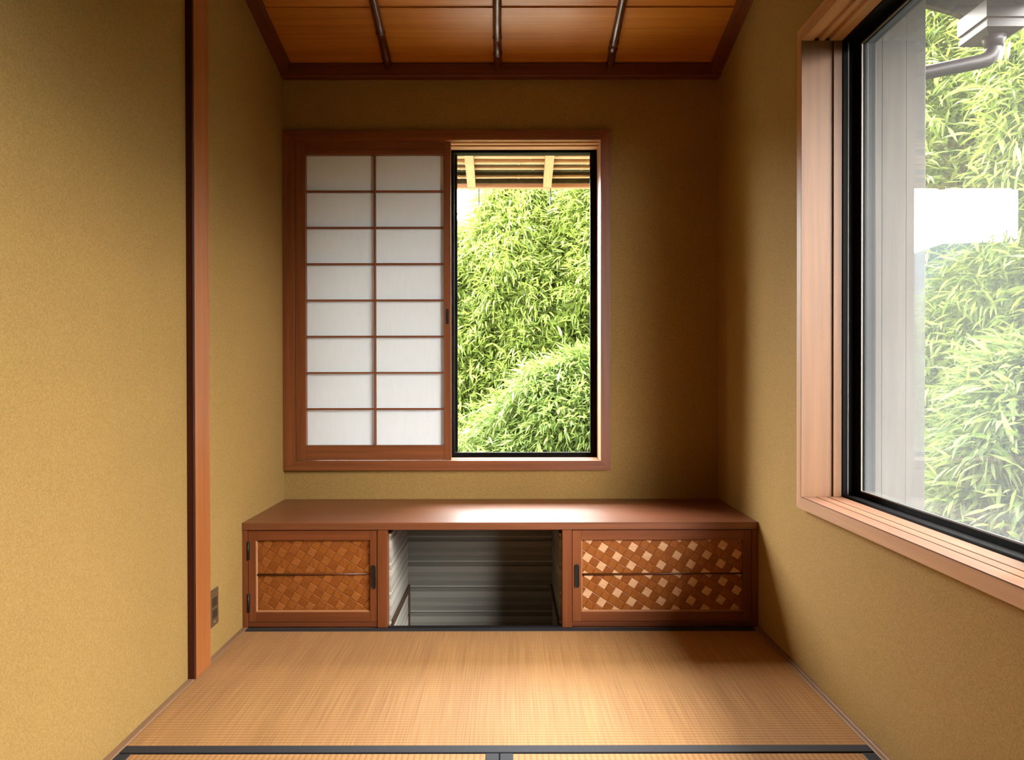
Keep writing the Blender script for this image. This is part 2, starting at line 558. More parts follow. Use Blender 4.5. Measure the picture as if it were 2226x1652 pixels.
# skirting strips between the walls and the mats
bl = struct(link('baseboard_left', None, (XL, 1.0, 0)))
bx('strip', W_STRIP['Y'], bl, XL, MLX, YR, 2.236, -0.05, 0.003, 0.001)
bx('strip', W_STRIP['Y'], bl, XL, MLX, 2.361, YC, -0.05, 0.003, 0.001)
br = struct(link('baseboard_right', None, (XR, 1.0, 0)))
bx('strip', W_STRIP['Y'], br, XR - 0.010, XR, YR, YC, -0.05, 0.006, 0.001)
bx('strip', W_STRIP['Y'], br, MRX + 0.001, XR - 0.0105, YR, YC, -0.05, 0.002, 0.001)

# sloping ceiling of lapped boards, with bamboo battens below it
SL = 0.228
ZC = 2.159
def cz(y):
    return ZC + SL * (YB - y) if y > 1.45 else ZC + SL * (YB - 1.45)
ceil = struct(link('ceiling', None, (0, 1.5, 2.6)))
edges = [YB, 2.863, 2.51, 2.157, 1.804, 1.45]
for y1, y0 in zip(edges, edges[1:]):
    m = MB()
    pr = [(y1, cz(y1) - 0.000), (y0 - 0.012, cz(y0 - 0.012) + 0.000), (y0 - 0.012, cz(y0 - 0.012) + 0.009), (y1, cz(y1) + 0.014)]
    pr = [(y1, cz(y1) + 0.006), (y0 - 0.015, cz(y0) + SL * 0.015), (y0 - 0.015, cz(y0) + SL * 0.015 + 0.008), (y1, cz(y1) + 0.014)]
    m.prism(pr, lambda a, b: (XL, a, b), lambda a, b: (XR, a, b))
    m.build('ceiling_board', W_CEIL['X'], ceil)
y = 1.45
while y > YR:
    y0 = max(YR, y - 0.353)
    bx('ceiling_board', W_CEIL['X'], ceil, XL, XR, y0, y - 0.001, cz(0), cz(0) + 0.01)
    y = y0
for bxx, sd in ((-0.487, 1), (-0.037, 2), (0.42, 3)):
    rnd = random.Random(sd)
    pts, rad = [], []
    y = 3.195
    nodes = [3.14 - 0.09 * sd * 0.3, 2.93 + 0.03 * sd, 2.62, 2.31, 1.99, 1.7]
    ys = sorted(set([3.195, 1.46] + [q + dq for q in nodes for dq in (-0.008, -0.003, 0.0, 0.003, 0.008)] + list(np.linspace(1.5, 3.15, 14))), reverse=True)
    for q in ys:
        bulge = 0.0
        for nn in nodes:
            dd = abs(q - nn)
            if dd < 0.0045:
                bulge = 0.0022
            elif dd < 0.0085:
                bulge = -0.0008
        r = 0.0165 + bulge
        pts.append((bxx + 0.003 * math.sin(q * 5 + sd), q, cz(q) - 0.012))
        rad.append(r)
    MB().tube(pts, rad, 14).build('bamboo_batten', M_SMOKED['Y'], ceil)

# ceiling mouldings
struct(bx('trim_1', W_MOULD['X'], None, XL, XR, YB - 0.045, YB, ZC - 0.042, ZC + 0.012, 0.003), 'dark wooden moulding where ceiling meets back wall')
for nm, x0, x1, lb in (('trim_2', XL, XL + 0.042, 'dark wooden moulding along left edge of sloping ceiling'), ('trim_3', XR - 0.042, XR, 'dark wooden moulding along right edge of sloping ceiling')):
    m = MB()
    pr = [(YB - 0.0455, cz(YB - 0.0455) - 0.040), (1.45, cz(1.45) - 0.040), (YR, cz(0) - 0.040), (YR, cz(0) + 0.006), (1.45, cz(1.45) + 0.006), (YB - 0.0455, cz(YB - 0.0455) + 0.006)]
    m.prism(pr, lambda a, b, x0=x0: (x0, a, b), lambda a, b, x1=x1: (x1, a, b))
    struct(m.build(nm, W_MOULD['Y']), lb)

# post on the left wall
po = tag(bx('wooden_post', W_POST['Z'], None, XL, MLX, 2.2495, 2.361, -0.05, cz(2.3) - 0.05, 0.0015),
         'orange wooden post standing proud of the left plaster wall', 'post')
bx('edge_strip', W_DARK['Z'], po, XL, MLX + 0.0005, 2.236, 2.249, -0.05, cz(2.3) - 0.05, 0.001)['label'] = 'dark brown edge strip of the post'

# ------------------------------------------------------------------ back window (window_1)
win1 = struct(link('window_1', None, (-0.25, YB, 0.49)), 'wood cased window in the back wall, right half open to the bamboo')
cy0, cy1 = YB - 0.022, YB
xo0, xo1, zo0, zo1 = -0.934, 0.4249, 0.4929, 1.9017
def mitre(name, parent, mat, pts):
    m = MB()
    m.prism(pts, lambda a, b: (a, cy0, b), lambda a, b: (a, cy1, b))
    return m.build(name, mat, parent)
xi0, xi1, zi0, zi1 = WIN['x0'], WIN['x1'], WIN['z0'], WIN['z1']
mitre('casing', win1, W_FRAME['X'], [(xo0, zo1), (xo1, zo1), (xi1, zi1), (xi0, zi1)])
mitre('casing', win1, W_FRAME['X'], [(xo0, zo0), (xi0, zi0), (xi1, zi0), (xo1, zo0)])
mitre('casing', win1, W_FRAME['Z'], [(xo0, zo0), (xo0, zo1), (xi0, zi1), (xi0, zi0)])
mitre('casing', win1, W_FRAME['Z'], [(xo1, zo0), (xi1, zi0), (xi1, zi1), (xo1, zo1)])
YO = YB + TH                    # outer wall face
def grooved(name, parent, mat, z_lip, down, x0, x1, ya, grooves, yb, thick=0.012, gd=0.007):
    """a track board: flat board with two grooves, lip side down (head) or up (sill)"""
    s = -1 if down else 1
    m = MB()
    prof = [(ya, z_lip)]
    for g0, g1 in grooves:
        prof += [(g0, z_lip), (g0, z_lip - s * gd), (g1, z_lip - s * gd), (g1, z_lip)]
    prof += [(yb, z_lip), (yb, z_lip - s * thick), (ya, z_lip - s * thick)]
    return prof
pr = grooved('h', None, None, zi1 - 0.0, True, xi0, xi1, YB + 0.0002, [(3.2140, 3.2425), (3.258, 3.287)], YO)
MB().prism(pr, lambda a, b: (xi0, a, b), lambda a, b: (xi1, a, b)).build('head_track', W_CASE['X'], win1)
pr = grooved('s', None, None, zi0, False, xi0, xi1, YB + 0.0002, [(3.2140, 3.2425), (3.258, 3.287)], YO, gd=0.002)
MB().prism(pr, lambda a, b: (xi0, a, b), lambda a, b: (xi1, a, b)).build('sill_track', W_PALE['X'], win1)
bx('jamb', W_PALE['Z'], win1, xi0 - 0.012, xi0, YB + 0.0002, YO, zi0, zi1)
bx('jamb', W_PALE['Z'], win1, xi1, xi1 + 0.012, YB + 0.0002, YO, zi0, zi1)
# aluminium frame and two sliding sashes
bx('sash_frame', M_ALU, win1, xi0 - 0.03, xi0 + 0.010, YO, YO + 0.11, zi0 - 0.03, zi1 + 0.03)
bx('sash_frame', M_ALU, win1, xi1 - 0.008, xi1 + 0.03, YO, YO + 0.11, zi0 - 0.03, zi1 + 0.03)
bx('sash_frame', M_ALU, win1, xi0 + 0.010, xi1 - 0.008, YO, YO + 0.11, zi1 + 0.006, zi1 + 0.03)
bx('sash_frame', M_ALU, win1, xi0 + 0.010, xi1 - 0.008, YO, YO + 0.11, zi0 - 0.03, zi0 + 0.010)
def sash(name, parent, x0, x1, y0, y1, z0, z1, wl, wr, wt, wb, pane):
    s = MB()
    s.box(x0, x0 + wl, y0, y1, z0, z1)
    s.box(x1 - wr, x1, y0, y1, z0, z1)
    s.box(x0 + wl, x1 - wr, y0, y1, z0, z0 + wb)
    s.box(x0 + wl, x1 - wr, y0, y1, z1 - wt, z1)
    o = s.build(name, M_ALU, parent)
    ym = (y0 + y1) / 2
    MB().box(x0 + wl, x1 - wr, ym - 0.0015, ym + 0.0015, z0 + wb, z1 - wt).build('pane', pane, o)
    return o
sash('sash', win1, -0.275, xi1 - 0.008, YO + 0.004, YO + 0.026, zi0 + 0.010, zi1 + 0.0055, 0.042, 0.020, 0.016, 0.010, M_PANE)
sash('sash', win1, xi0 + 0.010, -0.225, YO + 0.084, YO + 0.106, zi0 + 0.010, zi1 + 0.0055, 0.02, 0.042, 0.016, 0.010, M_PANE)

# ------------------------------------------------------------------ shoji screen
sx0, sx1, sz0, sz1 = -0.888, -0.2385, 0.5325, 1.8685
sy0, sy1 = 3.2145, 3.2415
sh = thing('shoji_screen', (-0.56, 3.228, sz0), 'sliding screen with white paper panes in a brown wooden lattice, left half of back window', 'screen')
px0, px1, pz0, pz1 = -0.845, -0.269, 0.595, 1.809
bx('stile', W_FRAME['Z'], sh, sx0, px0, sy0, sy1, sz0, sz1, 0.0015)
bx('stile', W_FRAME['Z'], sh, px1, sx1, sy0, sy1, sz0, sz1, 0.0015)
bx('rail', W_FRAME['X'], sh, px0, px1, sy0, sy1, pz1, sz1, 0.001)
bx('rail', W_FRAME['X'], sh, px0, px1, sy0, sy1, sz0, pz0, 0.001)
rowh = (pz1 - pz0) / 8
xm = (px0 + px1) / 2
for i in range(1, 8):
    z = pz0 + rowh * i
    bx('lattice_bar', W_FRAME['X'], sh, px0, px1, sy0 + 0.006, sy1 - 0.004, z - 0.0036, z + 0.0036)
bx('lattice_bar', W_FRAME['Z'], sh, xm - 0.0036, xm + 0.0036, sy0 + 0.005, sy1 - 0.003, pz0, pz1)
yp = sy1 - 0.002
for i in range(8):
    for k in range(2):
        a, b = (px0, xm) if k == 0 else (xm, px1)
        m = MB()
        z0, z1 = pz0 + rowh * i, pz0 + rowh * (i + 1)
        m.prism([(a, z0), (b, z0), (b, z1), (a, z1)], lambda u, v: (u, yp, v), lambda u, v: (u, yp + 0.0004, v))
        m.build('paper_pane', M_PAPER, sh)
# recessed finger pull on the right stile
def pull(parent, x, yf, z, hw, hh, name='finger_pull', square=False):
    m = MB()
    n = 20
    ring = []
    for k in range(n):
        t = 2 * math.pi * k / n
        cx, cz_ = math.cos(t), math.sin(t)
        if cz_ > 0:
            zz = (hh - hw) + hw * cz_
        else:
            zz = -(hh - hw) + hw * cz_
        ring.append((cx * hw, zz))
    rs = []
    for sc, yy in ((1.0, 0.0005), (1.0, -0.0022), (0.80, -0.0022), (0.72, -0.0004)):
        rs.append([Vector((x + a * sc, yf + yy, z + b * (1 - (1 - sc) * hw / hh))) for a, b in ring])
    m.rings(rs)
    return m.build(name, M_IRON, parent)
pull(sh, -0.2535, sy0, 1.133, 0.0065, 0.032)

# ------------------------------------------------------------------ right window (window_2)
win2 = struct(link('window_2', None, (XR, 1.4, 0.49)), 'large wood cased window with a dusty pane in the right wall')
cx0 = XR - 0.020
yo0, yo1 = RW['y0'] - 0.036, 2.288
ry0, ry1, rz0, rz1 = RW['y0'], RW['y1'], RW['z0'], RW['z1']
rzo0, rzo1 = 0.4936, 1.9023
def mitre2(mat, pts):
    m = MB()
    m.prism(pts, lambda a, b: (cx0, a, b), lambda a, b: (XR, a, b))
    return m.build('casing', mat, win2)
e_ = 0.003                      # the track boards and jambs lap over the casing's inner edge
mitre2(W_CASE['Y'], [(yo0, rzo1), (yo1, rzo1), (ry1 + e_, rz1 + e_), (ry0 - e_, rz1 + e_)])
mitre2(W_CASE['Y'], [(yo0, rzo0), (ry0 - e_, rz0 - e_), (ry1 + e_, rz0 - e_), (yo1, rzo0)])
mitre2(W_CASE['Z'], [(yo1, rzo0), (ry1 + e_, rz0 - e_), (ry1 + e_, rz1 + e_), (yo1, rzo1)])
mitre2(W_CASE['Z'], [(yo0, rzo0), (yo0, rzo1), (ry0 - e_, rz1 + e_), (ry0 - e_, rz0 - e_)])
XA = 0.977                      # inner face of the aluminium
def prof_x(z_lip, down, grooves, xa, xb, thick=0.012, gd=0.007):
    s = -1 if down else 1
    p = [(xa, z_lip)]
    for g0, g1 in grooves:
        p += [(g0, z_lip), (g0, z_lip - s * gd), (g1, z_lip - s * gd), (g1, z_lip)]
    return p + [(xb, z_lip), (xb, z_lip - s * thick), (xa, z_lip - s * thick)]
G2 = [(0.892, 0.908), (0.924, 0.940)]
MB().prism(prof_x(rz1, True, G2, cx0 + 0.0004, XA, gd=0.009), lambda a, b: (a, ry0, b), lambda a, b: (a, ry1, b)).build('head_track', W_CASE['Y'], win2)
MB().prism(prof_x(rz0, False, [(0.898, 0.902), (0.930, 0.934)], cx0 + 0.0004, XA, gd=0.004), lambda a, b: (a, ry0, b), lambda a, b: (a, ry1, b)).build('sill_track', W_SILL['Y'], win2)
for ya, yb, yc in ((ry1, ry1 + 0.012, ry1 - 0.006), (ry0 - 0.012, ry0, ry0 + 0.006)):
    bx('jamb', W_JAMB['Z'], win2, cx0 + 0.0004, 0.941, ya, yb, rz0, rz1)
    bx('jamb', W_JAMB['Z'], win2, 0.941, 0.953, ya + (0.008 if yb > ya and ya > 1 else 0), yb, rz0, rz1)
    bx('jamb', W_JAMB['Z'], win2, 0.953, XA, ya, yb, rz0, rz1)
# aluminium frame
az0, az1 = rz0 - 0.03, rz1 + 0.03
bx('sash_frame', M_ALU, win2, XA, 1.075, ry1 - 0.004, ry1 + 0.05, az0, az1, 0.002)
bx('sash_frame', M_ALU, win2, XA, 1.075, ry0 - 0.05, ry0 + 0.004, az0, az1, 0.002)
bx('sash_frame', M_ALU, win2, XA, 1.075, ry0 + 0.004, ry1 - 0.004, az0, rz0 + 0.006, 0.002)
bx('sash_frame', M_ALU, win2, XA, 1.075, ry0 + 0.004, ry1 - 0.004, rz1 - 0.008, az1, 0.002)
bx('frame_lip', M_ALU_PALE, win2, 0.992, 0.9945, ry1 - 0.0055, ry1 - 0.004, rz0 + 0.006, rz1 - 0.01)
def sash2(x0, x1, y0, y1, z0, z1, ws, wb, wt):
    s = MB()
    s.box(x0, x1, y0, y0 + ws, z0, z1, 0.002)
    s.box(x0, x1, y1 - ws, y1, z0, z1, 0.002)
    s.box(x0, x1, y0 + ws, y1 - ws, z0, z0 + wb, 0.002)
    s.box(x0, x1, y0 + ws, y1 - ws, z1 - wt, z1, 0.002)
    o = s.build('sash', M_ALU, win2)
    xm_ = (x0 + x1) / 2 + 0.002
    g = MB()                     # pale glazing bead round the pane
    e = 0.004
    g.box(x0 + 0.0005, x0 + 0.004, y1 - ws - e, y1 - ws, z0 + wb, z1 - wt)
    g.box(x0 + 0.0005, x0 + 0.004, y0 + ws, y0 + ws + e, z0 + wb, z1 - wt)
    g.box(x0 + 0.0005, x0 + 0.004, y0 + ws + e, y1 - ws - e, z0 + wb, z0 + wb + e)
    g.box(x0 + 0.0005, x0 + 0.004, y0 + ws + e, y1 - ws - e, z1 - wt - e, z1 - wt)
    g.build('glazing_bead', M_ALU_PALE, o)
    MB().box(xm_ - 0.0015, xm_ + 0.0015, y0 + ws, y1 - ws, z0 + wb, z1 - wt).build('pane', M_PANE_DUSTY, o)
    return o
sash2(1.012, 1.034, 1.40, ry1 - 0.005, rz0 + 0.004, rz1 - 0.008, 0.038, 0.016, 0.018)
sash2(0.986, 1.008, ry0 + 0.005, 1.44, rz0 + 0.004, rz1 - 0.008, 0.038, 0.016, 0.018)

# ------------------------------------------------------------------ tatami mats
def mat(label, x0, x1, y0, y1, along, m_):
    t = thing('tatami_mat', ((x0 + x1) / 2, (y0 + y1) / 2, -0.055), label, 'tatami mat', 'straw mats laid on the floor')
    bw = 0.031
    if along == 'X':
        bx('woven_top', m_, t, x0, x1, y0 + 0.001, y1 - 0.001, -0.0545, 0.0)
        for a, b in ((y0, y0 + bw + 0.003), (y1 - bw - 0.003, y1)):
            bx('cloth_border', M_HERI, t, x0 - 0.0005, x1 + 0.0005, a, b, -0.054, 0.0016, 0.0012)
    else:
        bx('woven_top', m_, t, x0 + 0.001, x1 - 0.001, y0, y1, -0.0545, 0.0)
        for a, b in ((x0, x0 + bw), (x1 - bw, x1)):
            bx('cloth_border', M_HERI, t, a, b, y0 - 0.0005, y1 + 0.0005, -0.054, 0.0016, 0.0012)
mat('straw mat lying crosswise in front of the low cabinets', MLX + 0.001, MRX, 1.800, 2.6925, 'X', M_TATAMI_Y)
mat('left of the two straw mats at the bottom edge of the photo', MLX + 0.001, -0.0225, -0.02, 1.7945, 'Y', M_TATAMI_X)
mat('right of the two straw mats at the bottom edge of the photo', -0.0205, MRX, -0.02, 1.7945, 'Y', M_TATAMI_X)
struct(bx('trim_4', W_STRIP['X'], None, MLX, MRX, YR, -0.0215, -0.055, 0.0))

# ------------------------------------------------------------------ low cabinets
def clip(poly, x0, x1, z0, z1):
    def cut(p, inside, inter):
        out = []
        for i in range(len(p)):
            a, b = p[i - 1], p[i]
            ia, ib = inside(a), inside(b)
            if ib:
                if not ia:
                    out.append(inter(a, b))
                out.append(b)
            elif ia:
                out.append(inter(a, b))
        return out
    def ix(v):
        return lambda a, b: (v, a[1] + (b[1] - a[1]) * (v - a[0]) / (b[0] - a[0]))
    def iz(v):
        return lambda a, b: (a[0] + (b[0] - a[0]) * (v - a[1]) / (b[1] - a[1]), v)
    for ins, it in ((lambda q: q[0] >= x0, ix(x0)), (lambda q: q[0] <= x1, ix(x1)), (lambda q: q[1] >= z0, iz(z0)), (lambda q: q[1] <= z1, iz(z1))):
        if len(poly) < 3:
            return []
        poly = cut(poly, ins, it)
    return poly

def weave(door, x0, x1, z0, z1, yb, cx, cz_, pale, rnd):
    """woven strips: every visible crossing is a small raised tile cut to the panel"""
    w_ = 0.0293
    a = math.radians(-32.5)
    ux, uz = math.cos(a), math.sin(a)
    vx, vz = -uz, ux
    for i in range(-30, 31):
        for j in range(-30, 31):
            ox, oz = cx + (i * ux + j * vx) * w_, cz_ + (i * uz + j * vz) * w_
            if not (x0 - w_ < ox < x1 + w_ and z0 - w_ < oz < z1 + w_):
                continue
            h = w_ * 0.485
            quad = [(ox + (p * ux + q * vx) * h, oz + (p * uz + q * vz) * h) for p, q in ((-1, -1), (1, -1), (1, 1), (-1, 1))]
            q = clip(quad, x0, x1, z0, z1)
            if len(q) < 3:
                continue
            area = 0.5 * abs(sum(q[k - 1][0] * q[k][1] - q[k][0] * q[k - 1][1] for k in range(len(q))))
            if area < 1.5e-5:
                continue
            light = j % 2 == 0 and (i + j // 2) % 2 == 0
            gx, gz = sum(p[0] for p in q) / len(q), sum(p[1] for p in q) / len(q)
            hgt = 0.0022 if light else (0.0014 if j % 2 else 0.0009)
            tilt = rnd.uniform(-0.02, 0.02)
            ins = 0.90
            top = [(gx + (p[0] - gx) * ins, gz + (p[1] - gz) * ins) for p in q]
            m = MB()
            lo = [m.bm.verts.new((p[0], yb, p[1])) for p in q]
            hi = [m.bm.verts.new((p[0], yb - hgt + tilt * (p[0] - gx), p[1])) for p in top]
            n = len(q)
            m.bm.faces.new(hi)
            for k in range(n):
                m.bm.faces.new((lo[k - 1], lo[k], hi[k], hi[k - 1]))
            bmesh.ops.recalc_face_normals(m.bm, faces=m.bm.faces[:])
            if m.bm.faces[0].normal.y > 0:
                for fc in m.bm.faces:
                    fc.normal_flip()
            mt = pale if light else M_WEAVE[(j % 2)]
            m.build('weave_strip', mt, door)

def door(cab, x0, x1, z0, z1, panel, yd, hx, hz, phase, pale, seed, hinge_x=None):
    d = link('door', None, ((x0 + x1) / 2, yd, z0), cab)
    a, b, c, e = panel
    bx('stile', W_CAB['Z'], d, x0, a, yd, yd + 0.02, z0, z1, 0.001)
    bx('stile', W_CAB['Z'], d, b, x1, yd, yd + 0.02, z0, z1, 0.001)
    bx('rail', W_CAB['X'], d, a, b, yd, yd + 0.02, e, z1, 0.001)
    bx('rail', W_CAB['X'], d, a, b, yd, yd + 0.02, z0, c, 0.001)
    # chamfered inner lip on left and bottom, pale wood paints in its highlight
    bv = 0.005
    MB().prism([(a, yd + 0.001), (a + bv, yd + 0.007), (a, yd + 0.007)], lambda u, v: (u, v, c), lambda u, v: (u, v, e)).build('highlight_lip', W_PALE['Z'], d)
    MB().prism([(c, yd + 0.001), (c + bv, yd + 0.007), (c, yd + 0.007)], lambda u, v: (a, v, u), lambda u, v: (b, v, u)).build('highlight_lip', W_PALE['X'], d)
    bx('backing_panel', M_WEAVE[0], d, a, b, yd + 0.010, yd + 0.016, c, e)
    zm = 0.1855
    rnd = random.Random(seed)
    (ca, za), (cb, zb_) = phase
    weave(d, a + 0.0005, b - 0.0005, zm + 0.0015, e - 0.0005, yd + 0.0099, ca, za, pale, rnd)
    weave(d, a + 0.0005, b - 0.0005, c + 0.0005, zm - 0.0015, yd + 0.0099, cb, zb_, pale, rnd)
    MB().tube([(a, yd + 0.007, zm - 0.001), ((a + b) / 2, yd + 0.006, zm + 0.001), (b, yd + 0.007, zm + 0.002)], [0.0042, 0.0034, 0.0028], 8).build('twig_batten', M_SMOKED['X'], d)
    pull(d, hx, yd, hz, 0.0088, 0.042)
    if hinge_x is not None:
        for hz_ in (0.271, 0.087):
            m = MB()
            m.box(hinge_x - 0.0055, hinge_x + 0.0055, yd - 0.003, yd + 0.002, hz_ - 0.032, hz_ + 0.032, 0.0015)
            m.tube([(hinge_x, yd - 0.003, hz_ - 0.033), (hinge_x, yd - 0.003, hz_ + 0.033)], 0.003, 8)
            m.build('hinge', M_IRON, d)
    return d

ZT = 0.344
YF = YC + 0.006
c1 = thing('low_cabinet', (-0.68, 2.95, 0), 'low cabinet with a hinged woven door left of the open kneehole', 'cabinet', 'low cabinets under the long board')
bx('stile', W_CAB['Z'], c1, XL + 0.0005, -0.917, YF - 0.003, YB - 0.001, 0.0, ZT, 0.001)
bx('stile', W_CAB['Z'], c1, -0.4605, -0.4245, YF - 0.003, YF + 0.03, 0.0, ZT, 0.001)
bx('side_panel', W_CAB['Y'], c1, -0.4395, -0.4245 - 0.004, YF + 0.0305, YB - 0.001, 0.0, ZT)
bx('base_rail', W_MOULD['X'], c1, -0.917, -0.4605, YF, YF + 0.03, 0.002, 0.0185, 0.001)
bx('bottom_panel', W_CAB['X'], c1, -0.917, -0.44, YF + 0.0305, YB - 0.001, 0.002, 0.016)
door(c1, -0.9155, -0.462, 0.020, 0.342, (-0.888, -0.487, 0.055, 0.307), YF, -0.475, 0.178, ((-0.80, 0.262), (-0.80, 0.135)), M_WEAVE_MID, 3, hinge_x=-0.9145)
c2 = thing('low_cabinet', (0.53, 2.95, 0), 'low cabinet with a woven door of pale squares right of the kneehole', 'cabinet', 'low cabinets under the long board')
bx('stile', W_CAB['Z'], c2, 0.1895, 0.2235, YF - 0.003, YF + 0.03, 0.0, ZT, 0.001)
bx('stile', W_CAB['Z'], c2, 0.8575, XR - 0.0005, YF - 0.003, YB - 0.001, 0.0, ZT, 0.001)
bx('side_panel', W_CAB['Y'], c2, 0.1935, 0.2045, YF + 0.0305, YB - 0.001, 0.0, ZT)
bx('base_rail', W_MOULD['X'], c2, 0.2235, 0.8575, YF, YF + 0.03, 0.002, 0.0185, 0.001)
bx('bottom_panel', W_CAB['X'], c2, 0.205, 0.8575, YF + 0.0305, YB - 0.001, 0.002, 0.016)
door(c2, 0.225, 0.856, 0.020, 0.342, (0.2565, 0.826, 0.055, 0.307), YF, 0.2405, 0.181, ((0.334, 0.2775), (0.334, 0.1500)), M_WEAVE_PALE, 5)
# long board across both cabinets
tag(bx('shelf_board', W_TOP['X'], None, XL + 0.0005, XR - 0.0005, YC, YB - 0.0005, ZT + 0.0005, 0.3705, 0.0015),
    'long polished brown board lying across the low cabinets', 'shelf')

# kneehole between the cabinets: lined with printed siding, going down below the mats
kn = thing('kneehole', (-0.117, 2.96, -0.42), 'open kneehole lined with grey striped siding between the two low cabinets', 'footwell')
def side_profile(flip):
    P = 0.052
    # (depth out of the wall, height)
    q = [(0.0, -P), (0.013, -P), (0.013, P - 0.086), (0.0115, P - 0.085), (0.0115, P - 0.068), (0.013, P - 0.067), (0.013, P - 0.024), (0.008, P - 0.020), (0.008, P - 0.011), (0.014, P - 0.006), (0.014, P), (0.0, P)]
    return q
zc_ = 0.220 - 0.052 + 0.104
while zc_ > -0.45:
    zz = zc_
    top = min(0.052, ZT - 0.001 - zz)
    if top > -0.04:
        pr = [(a, max(-0.052, min(top, b))) for a, b in side_profile(False)]
        cpr = []
        for q in pr:
            if not cpr or (abs(cpr[-1][0] - q[0]) + abs(cpr[-1][1] - q[1])) > 1e-6:
                cpr.append(q)
        yb_ = YB - 0.0015
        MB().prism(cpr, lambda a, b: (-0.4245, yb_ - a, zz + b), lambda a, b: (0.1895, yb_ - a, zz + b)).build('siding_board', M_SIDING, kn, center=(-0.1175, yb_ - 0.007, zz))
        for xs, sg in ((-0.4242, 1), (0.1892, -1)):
            MB().prism(cpr, lambda a, b: (xs + sg * a * 0.6, YF + 0.031, zz + b), lambda a, b: (xs + sg * a * 0.6, yb_ - 0.0145, zz + b)).build('siding_board', M_SIDING_LIT if sg > 0 else M_SIDING, kn, center=(xs, 2.95, zz))
    zc_ -= 0.104
bx('skirting_strip', M_BROWN, kn, -0.4164, -0.4090, YF + 0.031, yb_ - 0.0145, -0.006, 0.018)
bx('skirting_strip', M_BROWN, kn, 0.1740, 0.1814, YF + 0.031, yb_ - 0.0145, -0.006, 0.018)
bx('corner_strip', M_BROWN, kn, -0.4160, -0.4090, yb_ - 0.022, yb_ - 0.0145, -0.42, -0.006)
bx('threshold', M_IRON, kn, -0.4245, 0.1895, YC - 0.0005, YC + 0.016, -0.05, 0.004, 0.001)
bx('front_wall', M_SIDING, kn, -0.4245, 0.1895, YC + 0.0165, YC + 0.03, -0.42, -0.006)

# socket plate on the left wall
ou = thing('socket_plate', (XL, 2.425, 0.15), 'small brown socket plate low on the left wall behind the post', 'socket')
bx('plate', M_OUTLET, ou, XL + 0.0002, XL + 0.006, 2.392, 2.461, 0.095, 0.212, 0.002)
for z in (0.135, 0.172):
    bx('socket', M_SOCKET, ou, XL + 0.005, XL + 0.0075, 2.408, 2.446, z - 0.014, z + 0.014, 0.001)
bx('screw', M_ALU_PALE, ou, XL + 0.005, XL + 0.0072, 2.424, 2.430, 0.107, 0.113, 0.001)

# ------------------------------------------------------------------ outside: eaves, gutter, board wall
ev = thing('eave', (-0.1, 3.7, 1.95), 'bamboo and timber eave with tan rafters above the back window', 'eave')
ES, EY, EZ = 0.28, 3.95, 1.858
def ez(y):
    return EZ + ES * (EY - y)
for i in range(-4, 4):
    x = 0.008 + (i - 0.5) * 0.387
    pr = [(YO + 0.001, ez(YO)), (3.972, ez(3.972) - 0.012), (3.972, ez(3.972) + 0.016), (3.9285, ez(3.9285) + 0.028), (YO + 0.001, ez(YO) + 0.028)]
    MB().prism(pr, lambda a, b: (x - 0.021, a, b), lambda a, b: (x + 0.021, a, b)).build('rafter', W_TAN['Y'], ev)
ylist = [3.40, 3.457, 3.513, 3.57, 3.625, 3.682, 3.752, 3.800, 3.848, 3.900]
for k, yy in enumerate(ylist):
    r = [0.019, 0.018, 0.014, 0.010, 0.0085][max(0, k - 5)] if k >= 5 else 0.02
    rnd = random.Random(40 + k)
    xs, rad = [], []
    x = -1.7
    nd = [-1.7 + 0.3 * q + rnd.uniform(-.05, .05) for q in range(11)]
    for xx in sorted(set(list(np.linspace(-1.7, 1.42, 22)) + [n_ + e for n_ in nd for e in (-.006, -.002, .002, .006)])):
        bul = 0.0016 if any(abs(xx - n_) < 0.003 for n_ in nd) else (-0.0006 if any(abs(xx - n_) < 0.007 for n_ in nd) else 0)
        xs.append((xx, yy + 0.003 * math.sin(xx * 2 + k), ez(yy) + 0.028 + r - (0.016 if yy > 3.87 else 0)))
        rad.append((r + bul) * (1 - 0.07 * (xx if k % 2 else -xx)))
    MB().tube(xs, rad, 10).build('bamboo_pole', M_BAMBOO['X'], ev)
for ya, yb in ((YO + 0.001, 3.56), (3.5605, 3.775), (3.7755, 3.868), (3.8785, 3.9295)):
    pr = [(ya, ez(ya) + 0.060), (yb, ez(yb) + 0.060), (yb, ez(yb) + 0.072), (ya, ez(ya) + 0.072)]
    MB().prism(pr, lambda a, b: (-1.7, a, b), lambda a, b: (1.42, a, b)).build('bark_board', M_BARK if ya > 3.7 else W_SALMON['X'], ev)
for xa, xb in ((-1.7, -0.24), (-0.235, 0.035), (0.095, 0.30), (0.345, 0.37), (0.38, 1.42)):
    MB().prism([(3.8685, ez(3.8685) + 0.060), (3.878, ez(3.878) + 0.060), (3.878, ez(3.878) + 0.072), (3.8685, ez(3.8685) + 0.072)],
               lambda a, b: (xa, a, b), lambda a, b: (xb, a, b)).build('bark_board', M_BARK, ev)
pr = [(YO + 0.001, ez(YO) + 0.095), (3.86, ez(3.86) + 0.095), (3.86, ez(3.86) + 0.13), (YO + 0.001, ez(YO) + 0.13)]
MB().prism(pr, lambda a, b: (-1.7, a, b), lambda a, b: (1.42, a, b)).build('roof_slab', M_SOFFIT, ev)
bx('bark_board', M_BARK, ev, -1.7, 1.42, 3.930, 3.9395, 1.868, 1.965)
m = MB()
m.box(-1.7, 1.42, 3.94, 3.962, 1.843, 1.886, 0.005)
m.build('fascia_board', W_SALMON['X'], ev)
